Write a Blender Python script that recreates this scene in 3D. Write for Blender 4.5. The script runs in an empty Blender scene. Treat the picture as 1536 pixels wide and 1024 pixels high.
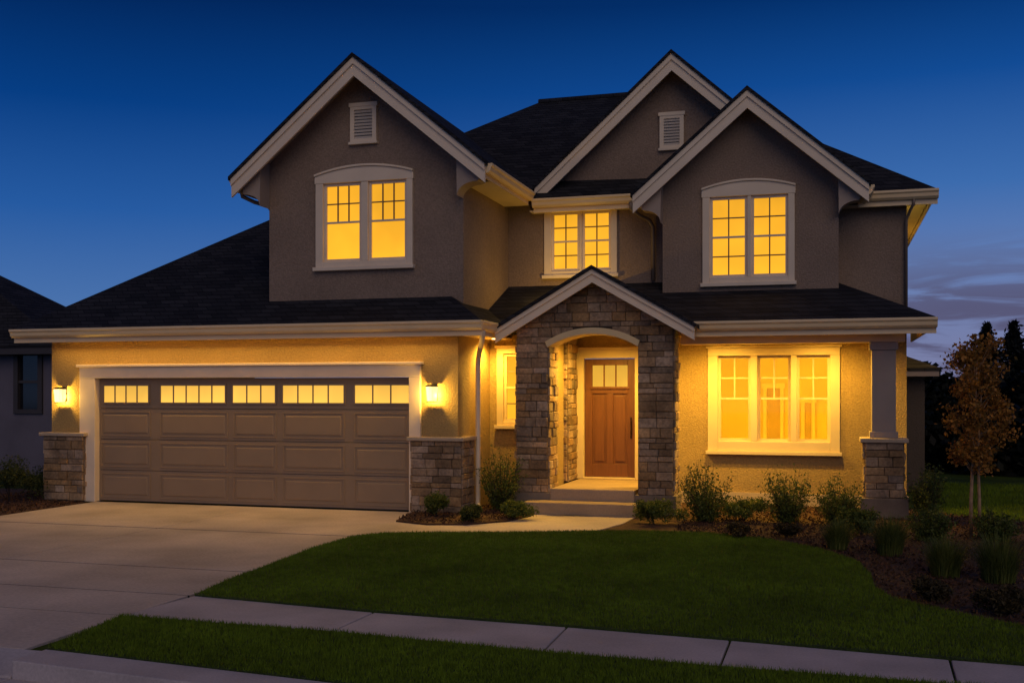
import bpy, bmesh, math, random
import numpy as np
from mathutils import Vector
random.seed(11); rng=np.random.default_rng(11)
S=bpy.context.scene; COL=S.collection
R=math.radians
TH=R(16.5); F=1600.; CT,ST=math.cos(TH),math.sin(TH); H=1.85; HZ=590.
def D(u): return F*CT+(u-768)*ST
def N(u): return -F*ST+(u-768)*CT
def px(u,Y): return Y*N(u)/D(u)
def pz(u,v,Y): return H+Y*(HZ-v)/D(u)
def G(u,v): t=H/(v-HZ); return (t*N(u),t*D(u))
# ------------------------------------------------------------------ materials
def nodes(name):
    m=bpy.data.materials.new(name); m.use_nodes=True
    nt=m.node_tree; b=nt.nodes['Principled BSDF']; return m,nt,b
def nd(nt,t,**k):
    n=nt.nodes.new(t)
    for a,v in k.items():
        if a in n.inputs.keys(): n.inputs[a].default_value=v
        else: setattr(n,a,v)
    return n
def rgba(c): return (c[0],c[1],c[2],1)
def mulc(c,k): return (min(1,c[0]*k),min(1,c[1]*k),min(1,c[2]*k),1)
def mat(name,base,rough=.8,var=.15,scale=2.,fine=0.,fscale=60.,bump=0.,bscale=60.,island=0.,metal=0.,base2=None,stretch=None,hue=0.,spec=None):
    m,nt,b=nodes(name); L=nt.links.new
    b.inputs['Roughness'].default_value=rough; b.inputs['Metallic'].default_value=metal
    if spec is not None: b.inputs['Specular IOR Level'].default_value=spec
    geo=nd(nt,'ShaderNodeNewGeometry')
    vec=geo.outputs['Position']
    if stretch:
        vm=nd(nt,'ShaderNodeVectorMath',operation='MULTIPLY'); vm.inputs[1].default_value=stretch
        L(vec,vm.inputs[0]); vec=vm.outputs[0]
    n1=nd(nt,'ShaderNodeTexNoise',Scale=scale,Detail=6.); L(vec,n1.inputs['Vector'])
    cr=nd(nt,'ShaderNodeValToRGB'); cr.color_ramp.elements[0].position=.3; cr.color_ramp.elements[1].position=.7
    cr.color_ramp.elements[0].color=mulc(base,1-var); cr.color_ramp.elements[1].color=mulc(base2 or base,1+var)
    L(n1.outputs['Fac'],cr.inputs['Fac']); col=cr.outputs['Color']
    if fine:
        n2=nd(nt,'ShaderNodeTexNoise',Scale=fscale,Detail=3.); L(vec,n2.inputs['Vector'])
        mr=nd(nt,'ShaderNodeMapRange'); mr.inputs['From Min'].default_value=.3; mr.inputs['From Max'].default_value=.7
        mr.inputs['To Min'].default_value=1-fine; mr.inputs['To Max'].default_value=1+fine
        L(n2.outputs['Fac'],mr.inputs['Value'])
        hs=nd(nt,'ShaderNodeHueSaturation'); L(col,hs.inputs['Color']); L(mr.outputs[0],hs.inputs['Value']); col=hs.outputs['Color']
    if island:
        mr=nd(nt,'ShaderNodeMapRange'); mr.inputs['To Min'].default_value=1-island; mr.inputs['To Max'].default_value=1+island
        L(geo.outputs['Random Per Island'],mr.inputs['Value'])
        hs=nd(nt,'ShaderNodeHueSaturation'); L(col,hs.inputs['Color']); L(mr.outputs[0],hs.inputs['Value'])
        if hue:
            m1=nd(nt,'ShaderNodeMath',operation='MULTIPLY'); m1.inputs[1].default_value=7.31; L(geo.outputs['Random Per Island'],m1.inputs[0])
            m2=nd(nt,'ShaderNodeMath',operation='FRACT'); L(m1.outputs[0],m2.inputs[0])
            m3=nd(nt,'ShaderNodeMapRange'); m3.inputs['To Min'].default_value=1-hue; m3.inputs['To Max'].default_value=1+hue; L(m2.outputs[0],m3.inputs['Value']); L(m3.outputs[0],hs.inputs['Saturation'])
        col=hs.outputs['Color']
    L(col,b.inputs['Base Color'])
    if bump:
        n3=nd(nt,'ShaderNodeTexNoise',Scale=bscale,Detail=4.); L(vec,n3.inputs['Vector'])
        bp=nd(nt,'ShaderNodeBump',Strength=bump,Distance=.02); L(n3.outputs['Fac'],bp.inputs['Height']); L(bp.outputs[0],b.inputs['Normal'])
    return m
def leafmat(name,c1,c2,c3):
    m,nt,b=nodes(name); L=nt.links.new
    geo=nd(nt,'ShaderNodeNewGeometry'); cr=nd(nt,'ShaderNodeValToRGB')
    e=cr.color_ramp.elements; e[0].color=rgba(c1); e[1].color=rgba(c3); x=e.new(.55); x.color=rgba(c2)
    L(geo.outputs['Random Per Island'],cr.inputs['Fac']); L(cr.outputs['Color'],b.inputs['Base Color'])
    b.inputs['Roughness'].default_value=.6; b.inputs['Specular IOR Level'].default_value=.25
    tr=nd(nt,'ShaderNodeBsdfTranslucent'); L(cr.outputs['Color'],tr.inputs['Color'])
    mx=nd(nt,'ShaderNodeMixShader'); mx.inputs[0].default_value=.3
    L(b.outputs[0],mx.inputs[1]); L(tr.outputs[0],mx.inputs[2]); L(mx.outputs[0],nt.nodes['Material Output'].inputs[0])
    return m
def emis(name,color,strength,var=.15,rough=.15,fall=.12):
    m,nt,b=nodes(name); L=nt.links.new
    b.inputs['Base Color'].default_value=(.02,.012,.004,1); b.inputs['Roughness'].default_value=rough; b.inputs['Specular IOR Level'].default_value=.15
    tc=nd(nt,'ShaderNodeTexCoord'); sp=nd(nt,'ShaderNodeSeparateXYZ'); L(tc.outputs['Generated'],sp.inputs[0])
    geo=nd(nt,'ShaderNodeNewGeometry'); n=nd(nt,'ShaderNodeTexNoise',Scale=1.3,Detail=2.); L(geo.outputs['Position'],n.inputs['Vector'])
    m1=nd(nt,'ShaderNodeMath',operation='MULTIPLY_ADD'); m1.inputs[1].default_value=-fall*2; m1.inputs[2].default_value=1+fall
    L(sp.outputs['Z'],m1.inputs[0])
    m2=nd(nt,'ShaderNodeMapRange'); m2.inputs['From Min'].default_value=.3; m2.inputs['From Max'].default_value=.7
    m2.inputs['To Min'].default_value=1-var; m2.inputs['To Max'].default_value=1+var; L(n.outputs['Fac'],m2.inputs['Value'])
    m3=nd(nt,'ShaderNodeMath',operation='MULTIPLY'); L(m1.outputs[0],m3.inputs[0]); L(m2.outputs[0],m3.inputs[1])
    m4=nd(nt,'ShaderNodeMath',operation='MULTIPLY'); m4.inputs[1].default_value=strength; L(m3.outputs[0],m4.inputs[0])
    b.inputs['Emission Color'].default_value=rgba(color); L(m4.outputs[0],b.inputs['Emission Strength'])
    return m
def shingle():
    m,nt,b=nodes('shingle'); L=nt.links.new
    geo=nd(nt,'ShaderNodeNewGeometry'); sp=nd(nt,'ShaderNodeSeparateXYZ'); L(geo.outputs['Position'],sp.inputs[0])
    ad=nd(nt,'ShaderNodeMath',operation='ADD'); L(sp.outputs['X'],ad.inputs[0]); L(sp.outputs['Y'],ad.inputs[1])
    cb=nd(nt,'ShaderNodeCombineXYZ'); L(ad.outputs[0],cb.inputs['X']); L(sp.outputs['Z'],cb.inputs['Y'])
    br=nd(nt,'ShaderNodeTexBrick'); L(cb.outputs[0],br.inputs['Vector'])
    br.inputs['Scale'].default_value=1; br.inputs['Brick Width'].default_value=.27; br.inputs['Row Height'].default_value=.075
    br.inputs['Mortar Size'].default_value=.006; br.inputs['Mortar Smooth'].default_value=.3; br.inputs['Bias'].default_value=0
    br.inputs['Color1'].default_value=(.013,.0135,.017,1); br.inputs['Color2'].default_value=(.030,.030,.035,1); br.inputs['Mortar'].default_value=(.004,.004,.005,1)
    n=nd(nt,'ShaderNodeTexNoise',Scale=3.,Detail=5.); L(geo.outputs['Position'],n.inputs['Vector'])
    mr=nd(nt,'ShaderNodeMapRange'); mr.inputs['To Min'].default_value=.55; mr.inputs['To Max'].default_value=1.45; L(n.outputs['Fac'],mr.inputs['Value'])
    hs=nd(nt,'ShaderNodeHueSaturation'); L(br.outputs['Color'],hs.inputs['Color']); L(mr.outputs[0],hs.inputs['Value'])
    L(hs.outputs[0],b.inputs['Base Color']); b.inputs['Roughness'].default_value=.9; b.inputs['Specular IOR Level'].default_value=.2
    bp=nd(nt,'ShaderNodeBump',Strength=.8,Distance=.02); iv=nd(nt,'ShaderNodeMath',operation='SUBTRACT'); iv.inputs[0].default_value=1
    L(br.outputs['Fac'],iv.inputs[1]); L(iv.outputs[0],bp.inputs['Height']); L(bp.outputs[0],b.inputs['Normal'])
    return m
M={}
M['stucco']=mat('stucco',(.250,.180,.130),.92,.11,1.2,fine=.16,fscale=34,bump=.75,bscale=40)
M['stucco_lit']=mat('lamplit_stucco',(.35,.240,.088),.92,.11,1.2,fine=.16,fscale=34,bump=.75,bscale=40)  # ground-floor copy of the stucco, golden lamp glow mixed into its colour
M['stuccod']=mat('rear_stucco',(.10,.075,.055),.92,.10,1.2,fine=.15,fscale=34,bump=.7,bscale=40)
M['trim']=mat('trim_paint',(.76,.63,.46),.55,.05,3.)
M['trim_lit']=mat('lamplit_trim',(.66,.52,.28),.55,.05,3.)  # trim copy for the lamplit storey, lamp glow worked into its yellower tone
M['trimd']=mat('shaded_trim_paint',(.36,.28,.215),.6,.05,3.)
M['columnp']=mat('column_paint',(.29,.235,.20),.6,.05,3.)
M['grille']=mat('backlit_grille',(.22,.15,.07),.6,.05,3.)  # muntins of cream trim, their backlit darkness put into this brown
M['gutter']=mat('warmlit_gutter',(.80,.61,.35),.4,.05,3.)  # cream metal with warm reflected light worked into the colour
M['spout']=mat('downspout_paint',(.20,.155,.12),.5,.05,3.)
M['stone']=mat('ledge_stone',(.215,.142,.082),.9,.25,3.,fine=.25,fscale=25,bump=.7,bscale=22,island=.38,base2=(.31,.21,.122),hue=.22)
M['mortar']=mat('mortar',(.07,.048,.032),.95,.2,8.)
M['cap']=mat('cast_stone',(.44,.34,.23),.8,.1,5.,fine=.08)
M['concrete']=mat('concrete',(.47,.39,.335),.85,.26,.8,fine=.12,fscale=30,bump=.12,bscale=90)
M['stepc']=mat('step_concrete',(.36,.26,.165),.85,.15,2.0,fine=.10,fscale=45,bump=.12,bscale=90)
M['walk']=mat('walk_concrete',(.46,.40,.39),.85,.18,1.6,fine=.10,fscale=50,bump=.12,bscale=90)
M['joint']=mat('joint_fill',(.035,.030,.028),.95,.2,6.)  # dark fill lying almost flush between the driveway slabs
M['plinth']=mat('plinth_concrete',(.20,.155,.115),.9,.15,3.,fine=.1)
M['asphalt']=mat('asphalt',(.05,.05,.055),.9,.2,2.,fine=.3,fscale=90,bump=.3,bscale=90)
M['mulch']=mat('mulch',(.056,.023,.011),.95,.5,9.,fine=.45,fscale=55,bump=1.,bscale=40)
M['chip']=mat('bark_chip',(.066,.029,.013),.95,.4,9.,island=.6)
M['lawn']=mat('lawn_soil',(.030,.052,.006),.95,.3,4.,fine=.4,fscale=60,bump=.8,bscale=60)
M['grass']=mat('grass_blade',(.100,.158,.010),.7,.28,.9,fine=.3,fscale=12,spec=.12)
M['yard']=mat('yard_grass',(.035,.060,.008),.95,.4,1.5,fine=.4,fscale=40,bump=.8,bscale=40,spec=.1)
M['shingle']=shingle()
M['garage']=mat('garage_paint',(.26,.185,.115),.6,.06,2.5)
M['wood']=mat('stained_wood',(.150,.056,.018),.45,.14,5.,fine=.06,fscale=30,stretch=(5,5,.5))
M['metal']=mat('dark_metal',(.02,.016,.012),.4,.1,5.,metal=.6)
M['bronze']=mat('door_bronze',(.05,.022,.010),.4,.1,5.,metal=.4)
M['vent']=mat('vent_paint',(.50,.44,.37),.6,.05,3.)
M['bark']=mat('pale_bark',(.34,.21,.11),.9,.3,12.,bump=.5,bscale=30)
M['dbark']=mat('dark_bark',(.05,.035,.025),.9,.3,12.)
M['inter']=mat('interior_paint',(.86,.66,.12),.9,.06,1.)
M['interw']=mat('interior_trim',(.88,.72,.20),.6,.03,1.)
M['intd']=mat('interior_dark_door',(.60,.40,.06),.6,.1,2.)
M['intf']=mat('interior_floor',(.4,.25,.09),.5,.2,4.)
M['pane']=emis('lit_shade',(1.,.455,.022),1.06,.12)
M['paneg']=emis('lit_garage_glass',(1.,.54,.08),1.05,.12)
M['paned']=emis('lit_door_glass',(1.,.52,.055),.80,.14)
M['lens']=emis('light_lens',(1.,.72,.3),4.,0,fall=0)
M['dpane']=mat('dark_glass',(.012,.013,.018),.08,.2,2.)
M['nwall']=mat('neighbour_stucco',(.13,.118,.150),.95,.12,1.5,fine=.12,bump=.4)
M['ntrim']=mat('neighbour_trim',(.05,.043,.045),.7,.1,2.)
def glassmat():
    m,nt,b=nodes('clear_glass'); L=nt.links.new
    t=nd(nt,'ShaderNodeBsdfTransparent'); g=nd(nt,'ShaderNodeBsdfGlossy'); g.inputs['Roughness'].default_value=.03
    mx=nd(nt,'ShaderNodeMixShader'); fr=nd(nt,'ShaderNodeFresnel',IOR=1.25)
    L(fr.outputs[0],mx.inputs[0]); L(t.outputs[0],mx.inputs[1]); L(g.outputs[0],mx.inputs[2]); L(mx.outputs[0],nt.nodes['Material Output'].inputs[0]); return m
M['glass']=glassmat()
def lampglass():
    m,nt,b=nodes('lantern_glass'); L=nt.links.new
    t=nd(nt,'ShaderNodeBsdfTransparent'); e=nd(nt,'ShaderNodeEmission'); e.inputs['Color'].default_value=(1,.70,.28,1); e.inputs['Strength'].default_value=3.4
    mx=nd(nt,'ShaderNodeMixShader'); mx.inputs[0].default_value=.45
    L(t.outputs[0],mx.inputs[1]); L(e.outputs[0],mx.inputs[2]); L(mx.outputs[0],nt.nodes['Material Output'].inputs[0]); return m
M['lampglass']=lampglass()
M['leaf_g']=leafmat('leaf_green',(.042,.068,.013),(.088,.122,.020),(.16,.175,.038))
M['leaf_d']=leafmat('leaf_dark',(.020,.034,.010),(.042,.060,.015),(.075,.088,.024))
M['leaf_b']=leafmat('leaf_background',(.003,.005,.004),(.006,.009,.006),(.010,.013,.008))
M['leaf_r']=leafmat('leaf_russet',(.15,.095,.018),(.33,.138,.024),(.48,.23,.04))
M['leaf_m']=leafmat('leaf_maroon',(.030,.025,.012),(.055,.042,.016),(.088,.064,.024))
M['blade']=leafmat('blade_green',(.055,.080,.014),(.110,.140,.026),(.19,.20,.05))
# ------------------------------------------------------------------ mesh helpers
WORLD={}
def wo(p): return np.array(WORLD[p.name]) if p else np.zeros(3)
def tag(o,label=None,cat=None,group=None,kind=None):
    if label: o['label']=label
    if cat: o['category']=cat
    if group: o['group']=group
    if kind: o['kind']=kind
    return o
def empty(name,loc,label,cat,group=None):
    o=bpy.data.objects.new(name,None); COL.objects.link(o); o.location=loc; o.empty_display_size=.3
    WORLD[o.name]=np.array(loc,float); return tag(o,label,cat,group)
class MB:
    def __init__(s): s.v=[]; s.f=[]
    def add(s,vs,fs):
        k=len(s.v); s.v+=[tuple(map(float,p)) for p in vs]; s.f+=[[i+k for i in f] for f in fs]
    def extr(s,A,vec):
        n=len(A); B=[(p[0]+vec[0],p[1]+vec[1],p[2]+vec[2]) for p in A]
        s.add(list(A)+B,[list(range(n))[::-1],list(range(n,2*n))]+[[i,(i+1)%n,n+(i+1)%n,n+i] for i in range(n)])
        return s
    def box(s,x0,x1,y0,y1,z0,z1): return s.extr([(x0,y0,z0),(x1,y0,z0),(x1,y1,z0),(x0,y1,z0)],(0,0,z1-z0))
    def prism(s,pts,y0,y1): return s.extr([(x,y0,z) for x,z in pts],(0,y1-y0,0))
    def prismx(s,pts,x0,x1): return s.extr([(x0,y,z) for y,z in pts],(x1-x0,0,0))
    def prismz(s,pts,z0,z1): return s.extr([(x,y,z0) for x,y in pts],(0,0,z1-z0))
    def slab(s,pts,dz): return s.extr(pts,(0,0,-dz))
    def quad(s,*p): s.add(p,[list(range(len(p)))]); return s
    def panel(s,x0,x1,z0,z1,yb,yf,m):
        A=[(x0,yb,z0),(x1,yb,z0),(x1,yb,z1),(x0,yb,z1)]; B=[(x0+m,yf,z0+m),(x1-m,yf,z0+m),(x1-m,yf,z1-m),(x0+m,yf,z1-m)]
        s.add(A+B,[[3,2,1,0],[4,5,6,7]]+[[i,(i+1)%4,4+(i+1)%4,4+i] for i in range(4)]); return s
    def tube(s,path,r,n=8,r1=None):
        P=[Vector(p) for p in path]; rings=[]; m=len(P)
        for i,p in enumerate(P):
            d=((P[min(i+1,m-1)]-P[max(i-1,0)])).normalized()
            a=d.orthogonal().normalized() if i==0 else (a-d*a.dot(d)).normalized()
            b=d.cross(a); rr=r if r1 is None else r+(r1-r)*i/(m-1)
            rings.append([p+(a*math.cos(2*math.pi*k/n)+b*math.sin(2*math.pi*k/n))*rr for k in range(n)])
        vs=[q for g in rings for q in g]; fs=[]
        for i in range(m-1):
            for k in range(n): fs.append([i*n+k,i*n+(k+1)%n,(i+1)*n+(k+1)%n,(i+1)*n+k])
        fs.append(list(range(n))[::-1]); fs.append([(m-1)*n+k for k in range(n)])
        s.add(vs,fs); return s
    def lathe(s,prof,c=(0,0),n=20):
        vs=[];m=len(prof)
        for r,z in prof:
            for k in range(n): a=2*math.pi*k/n; vs.append((c[0]+r*math.cos(a),c[1]+r*math.sin(a),z))
        fs=[[i*n+k,i*n+(k+1)%n,(i+1)*n+(k+1)%n,(i+1)*n+k] for i in range(m-1) for k in range(n)]
        fs+=[list(range(n))[::-1],[(m-1)*n+k for k in range(n)]]
        s.add(vs,fs); return s
    def build(s,name,m,parent=None,bevel=0,smooth=False,origin=None):
        V=np.array(s.v,float); o=(V.min(0)+V.max(0))/2 if origin is None else np.array(origin,float)
        me=bpy.data.meshes.new(name); me.from_pydata((V-o).tolist(),[],s.f)
        bm=bmesh.new(); bm.from_mesh(me); bmesh.ops.recalc_face_normals(bm,faces=bm.faces); bm.to_mesh(me); bm.free()
        me.materials.append(m); ob=bpy.data.objects.new(name,me); COL.objects.link(ob)
        if parent: ob.parent=parent
        ob.location=Vector(o-wo(parent)); WORLD[ob.name]=o
        if smooth:
            for p in me.polygons: p.use_smooth=True
        if bevel:
            b=ob.modifiers.new('bevel','BEVEL'); b.width=bevel; b.segments=2; b.limit_method='ANGLE'; b.angle_limit=R(40)
        return ob
def np_obj(name,V,Fa,m,parent=None,loc=(0,0,0)):
    me=bpy.data.meshes.new(name); me.vertices.add(len(V)); me.vertices.foreach_set('co',np.ascontiguousarray(V,dtype=np.float32).ravel())
    n,k=Fa.shape; me.loops.add(n*k); me.loops.foreach_set('vertex_index',np.ascontiguousarray(Fa,dtype=np.int32).ravel())
    me.polygons.add(n); me.polygons.foreach_set('loop_start',np.arange(0,n*k,k,dtype=np.int32))
    me.update(calc_edges=True); me.validate(); me.materials.append(m)
    ob=bpy.data.objects.new(name,me); COL.objects.link(ob); ob.location=loc
    if parent: ob.parent=parent
    return ob
def leaves(C,L,W,up=.2):
    n=len(C); d=rng.normal(size=(n,3)); d[:,2]+=up; d/=np.linalg.norm(d,axis=1)[:,None]
    r=rng.normal(size=(n,3)); s=np.cross(d,r); s/=np.linalg.norm(s,axis=1)[:,None]
    k=rng.uniform(.6,1.3,n)[:,None]; l=L*k; w=W*k
    V=np.stack([C-d*l/2,C+s*w/2-d*l*.05,C+d*l/2,C-s*w/2-d*l*.05],1).reshape(-1,3)
    return V,np.arange(n*4).reshape(n,4)
def wallgrid(mb,x0,x1,z0,z1,y0,y1,holes):
    xs=sorted({x0,x1,*[h[0] for h in holes],*[h[1] for h in holes]}); zs=sorted({z0,z1,*[h[2] for h in holes],*[h[3] for h in holes]})
    solid=lambda i,j: 0<=i<len(xs)-1 and 0<=j<len(zs)-1 and not any(h[0]<(xs[i]+xs[i+1])/2<h[1] and h[2]<(zs[j]+zs[j+1])/2<h[3] for h in holes)
    for i in range(len(xs)-1):
        for j in range(len(zs)-1):
            if not solid(i,j): continue
            a,b,c,d=xs[i],xs[i+1],zs[j],zs[j+1]
            mb.add([(a,y0,c),(b,y0,c),(b,y0,d),(a,y0,d),(a,y1,c),(b,y1,c),(b,y1,d),(a,y1,d)],
              [[0,1,2,3],[7,6,5,4]]+([[0,3,7,4]] if not solid(i-1,j) else [])+([[1,5,6,2]] if not solid(i+1,j) else [])
              +([[0,4,5,1]] if not solid(i,j-1) else [])+([[3,2,6,7]] if not solid(i,j+1) else []))
def stones(mb,O,U,Nn,w,z0,z1,allowed=None):
    O=np.array(O,float);U=np.array(U,float);Nn=np.array(Nn,float); z=z0
    while z<z1-.03:
        h=random.uniform(.075,.16)
        if z+h>z1-.065: h=z1-z
        for a0,a1 in (allowed(z+h/2) if allowed else [(0,w)]):
            a=a0
            while a<a1-.02:
                l=random.uniform(.13,.36)
                if a1-(a+l)<.10: l=a1-a
                d=random.uniform(.012,.042); g=.004; j=lambda: random.uniform(.003,.018)
                P=[(a+g,z+g),(a+l-g,z+g),(a+l-g,z+h-g),(a+g,z+h-g)]
                Q=[(a+g+j(),z+g+j()),(a+l-g-j(),z+g+j()),(a+l-g-j(),z+h-g-j()),(a+g+j(),z+h-g-j())]
                vs=[O+U*p+np.array([0,0,q])+Nn*(-.01) for p,q in P]+[O+U*p+np.array([0,0,q])+Nn*(d*.7) for p,q in P]+[O+U*p+np.array([0,0,q])+Nn*(d+random.uniform(-.006,.006)) for p,q in Q]
                mb.add(vs,[[i,(i+1)%4,4+(i+1)%4,4+i] for i in range(4)]+[[4+i,4+(i+1)%4,8+(i+1)%4,8+i] for i in range(4)]+[[8,9,10,11]])
                a+=l
        z+=h
# ------------------------------------------------------------------ camera, world, sun
cam=bpy.data.cameras.new('camera'); co=bpy.data.objects.new('camera',cam); COL.objects.link(co); S.camera=co
co.location=(0,0,H); co.rotation_euler=(R(90),0,TH); cam.sensor_width=36; cam.lens=F/1536*36; cam.shift_y=78/1536; cam.clip_end=2000
W=bpy.data.worlds.new('World'); S.world=W; W.use_nodes=True; nt=W.node_tree; L=nt.links.new; bg=nt.nodes['Background']
tc=nd(nt,'ShaderNodeTexCoord'); sp=nd(nt,'ShaderNodeSeparateXYZ'); L(tc.outputs['Generated'],sp.inputs[0])
def ramp(st):
    r=nd(nt,'ShaderNodeValToRGB'); e=r.color_ramp.elements
    e[0].position=st[0][0]; e[0].color=rgba(st[0][1]); e[1].position=st[-1][0]; e[1].color=rgba(st[-1][1])
    for p,c in st[1:-1]: x=e.new(p); x.color=rgba(c)
    L(sp.outputs['Z'],r.inputs['Fac']); return r
rl=ramp([(0,(.14,.22,.40)),(.08,(.066,.165,.41)),(.16,(.019,.102,.355)),(.25,(.002,.047,.225)),(.34,(.0005,.018,.100)),(1,(.002,.012,.06))])
rr=ramp([(0,(.20,.20,.34)),(.06,(.165,.205,.39)),(.11,(.125,.205,.44)),(.18,(.045,.148,.42)),(.27,(.006,.070,.295)),(.34,(.0012,.030,.150)),(1,(.002,.012,.06))])
dt=nd(nt,'ShaderNodeVectorMath',operation='DOT_PRODUCT'); dt.inputs[1].default_value=(CT,ST,0); L(tc.outputs['Generated'],dt.inputs[0])
az=nd(nt,'ShaderNodeMapRange',interpolation_type='SMOOTHSTEP'); az.inputs['From Min'].default_value=-.4; az.inputs['From Max'].default_value=.42; L(dt.outputs['Value'],az.inputs['Value'])
mx=nd(nt,'ShaderNodeMixRGB'); L(az.outputs[0],mx.inputs[0]); L(rl.outputs[0],mx.inputs[1]); L(rr.outputs[0],mx.inputs[2])
vm=nd(nt,'ShaderNodeVectorMath',operation='MULTIPLY'); vm.inputs[1].default_value=(3.4,3.4,30); L(tc.outputs['Generated'],vm.inputs[0])
cn=nd(nt,'ShaderNodeTexNoise',Scale=1.9,Detail=8.,Roughness=.6,Distortion=.7); L(vm.outputs[0],cn.inputs['Vector'])
cm=nd(nt,'ShaderNodeMapRange',interpolation_type='SMOOTHSTEP'); cm.inputs['From Min'].default_value=.42; cm.inputs['From Max'].default_value=.58; L(cn.outputs['Fac'],cm.inputs['Value'])
bz=nd(nt,'ShaderNodeMapRange',interpolation_type='SMOOTHSTEP'); bz.inputs['From Min'].default_value=.15; bz.inputs['From Max'].default_value=.07; L(sp.outputs['Z'],bz.inputs['Value'])
ba=nd(nt,'ShaderNodeMapRange',interpolation_type='SMOOTHSTEP'); ba.inputs['From Min'].default_value=.1; ba.inputs['From Max'].default_value=.4; L(dt.outputs['Value'],ba.inputs['Value'])
k1=nd(nt,'ShaderNodeMath',operation='MULTIPLY'); L(cm.outputs[0],k1.inputs[0]); L(bz.outputs[0],k1.inputs[1])
k2=nd(nt,'ShaderNodeMath',operation='MULTIPLY'); L(k1.outputs[0],k2.inputs[0]); L(ba.outputs[0],k2.inputs[1])
k3=nd(nt,'ShaderNodeMath',operation='MULTIPLY'); L(k2.outputs[0],k3.inputs[0]); k3.inputs[1].default_value=.85
mc=nd(nt,'ShaderNodeMixRGB'); L(k3.outputs[0],mc.inputs[0]); L(mx.outputs[0],mc.inputs[1]); mc.inputs[2].default_value=(.085,.078,.150,1)
L(mc.outputs[0],bg.inputs['Color']); bg.inputs['Strength'].default_value=1.0
sl=bpy.data.lights.new('sun','SUN'); sl.energy=.60; sl.angle=R(50); sl.color=(1,.76,.55); so=bpy.data.objects.new('sun',sl); COL.objects.link(so)
so.rotation_euler=Vector((-.42,1,-.72)).to_track_quat('-Z','Y').to_euler(); so.location=(4,-5,12)
WARM=(1,.57,.075)
def point(name,loc,e,parent=None,r=.04,spot=None,color=WARM):
    l=bpy.data.lights.new(name,'SPOT' if spot else 'POINT'); l.energy=e; l.color=color; l.shadow_soft_size=r
    if spot: l.spot_size=R(spot); l.spot_blend=.8
    o=bpy.data.objects.new(name,l); COL.objects.link(o); o.location=Vector(np.array(loc)-wo(parent))
    if parent: o.parent=parent
    return o
# ------------------------------------------------------------------ HOUSE
house=empty('house',(-5.8,18,0),'two storey grey stucco house with three gables, lit windows and stone entry porch','house')
YG,YK,YN,YM,YB,YT=15.5,15.75,17.1,18.2,17.65,18.4
XR,XG=1.21,-5.457
def window(Y,u0,u1,vt,vb,sashes,gv,cols,rt,rb,arch=0,pm='pane',tm='trim',gm='grille',name='window',gw=.010,rec=0.):
    """returns wall hole. sashes: list of (u0,u1) glass; gv: glass v range; rec: how far the sashes sit back"""
    uc=(u0+u1)/2; x0,x1=px(u0,Y),px(u1,Y); z0,z1=pz(uc,vb,Y),pz(uc,vt,Y)
    gz0,gz1=pz(uc,gv[1],Y),pz(uc,gv[0],Y); gl=[(px(a,Y),px(b,Y)) for a,b in sashes]; fw=.045
    xa,xb=gl[0][0]-fw,gl[-1][1]+fw; za,zb=gz0-fw,gz1+fw; ya=Y-.045; yb=Y+.06+rec
    mb=MB(); mb.box(x0,xa,ya,yb,z0+.06,zb); mb.box(xb,x1,ya,yb,z0+.06,zb); mb.box(xa,xb,ya,yb,z0+.06,za)
    for (a,b),(c,d) in zip(gl[:-1],gl[1:]): mb.box(b+fw,c-fw,ya+.006,yb,za,zb)
    if arch:
        top=[]; n=14
        for i in range(n+1):
            t=i/n; top.append((x1+.015-(x1-x0+.03)*t, z1-arch+arch*(1-(2*t-1)**2)))
        mb.prism([(x0-.015,zb),(x1+.015,zb)]+top,ya-.006,yb)
        cap=[(x,z+.035) for x,z in top]
        mb.prism(top+cap[::-1],ya-.035,ya+.05)
    else:
        mb.box(x0,x1,ya-.004,yb,zb,z1-.04); mb.box(x0-.03,x1+.03,ya-.03,yb-.01,z1-.04,z1)
    w=mb.build(name,M[tm],house,bevel=.006)
    sb=MB().box(x0-.03,x1+.03,Y-.095,Y+.02,z0,z0+.06); sb.build('sill',M[tm],w,bevel=.006)
    Ys=Y+rec
    for a,b in gl:
        s=MB(); s.box(a-fw,a,Ys+.005,Ys+.045,gz0-fw,gz1+fw); s.box(b,b+fw,Ys+.005,Ys+.045,gz0-fw,gz1+fw)
        s.box(a,b,Ys+.006,Ys+.044,gz0-fw,gz0); s.box(a,b,Ys+.006,Ys+.044,gz1,gz1+fw)
        zm=(gz0+gz1)/2
        if rb>=0: s.box(a,b,Ys+.004,Ys+.035,zm-.016,zm+.016)
        gr=MB()
        parts=[(zm+.0165 if rb>=0 else gz0,gz1-.001,rt)]+([(gz0+.001,zm-.0165,rb)] if rb>0 else [])
        for c,d,rw in parts:
            for k in range(1,cols): x=a+(b-a)*k/cols; gr.box(x-gw,x+gw,Ys+.014,Ys+.034,c,d)
            for k in range(1,rw): z=c+(d-c)*k/rw; gr.box(a+.001,b-.001,Ys+.016,Ys+.033,z-gw,z+gw)
        s.build('sash',M[tm],w); gr.build('grille',M[gm],w)
        MB().box(a-.01,b+.01,Ys+.0365,Ys+.041,gz0-.01,gz1+.01).build('pane',M[pm],w)
    return (xa-.012,xb+.012,za-.012,zb+.012)
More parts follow.
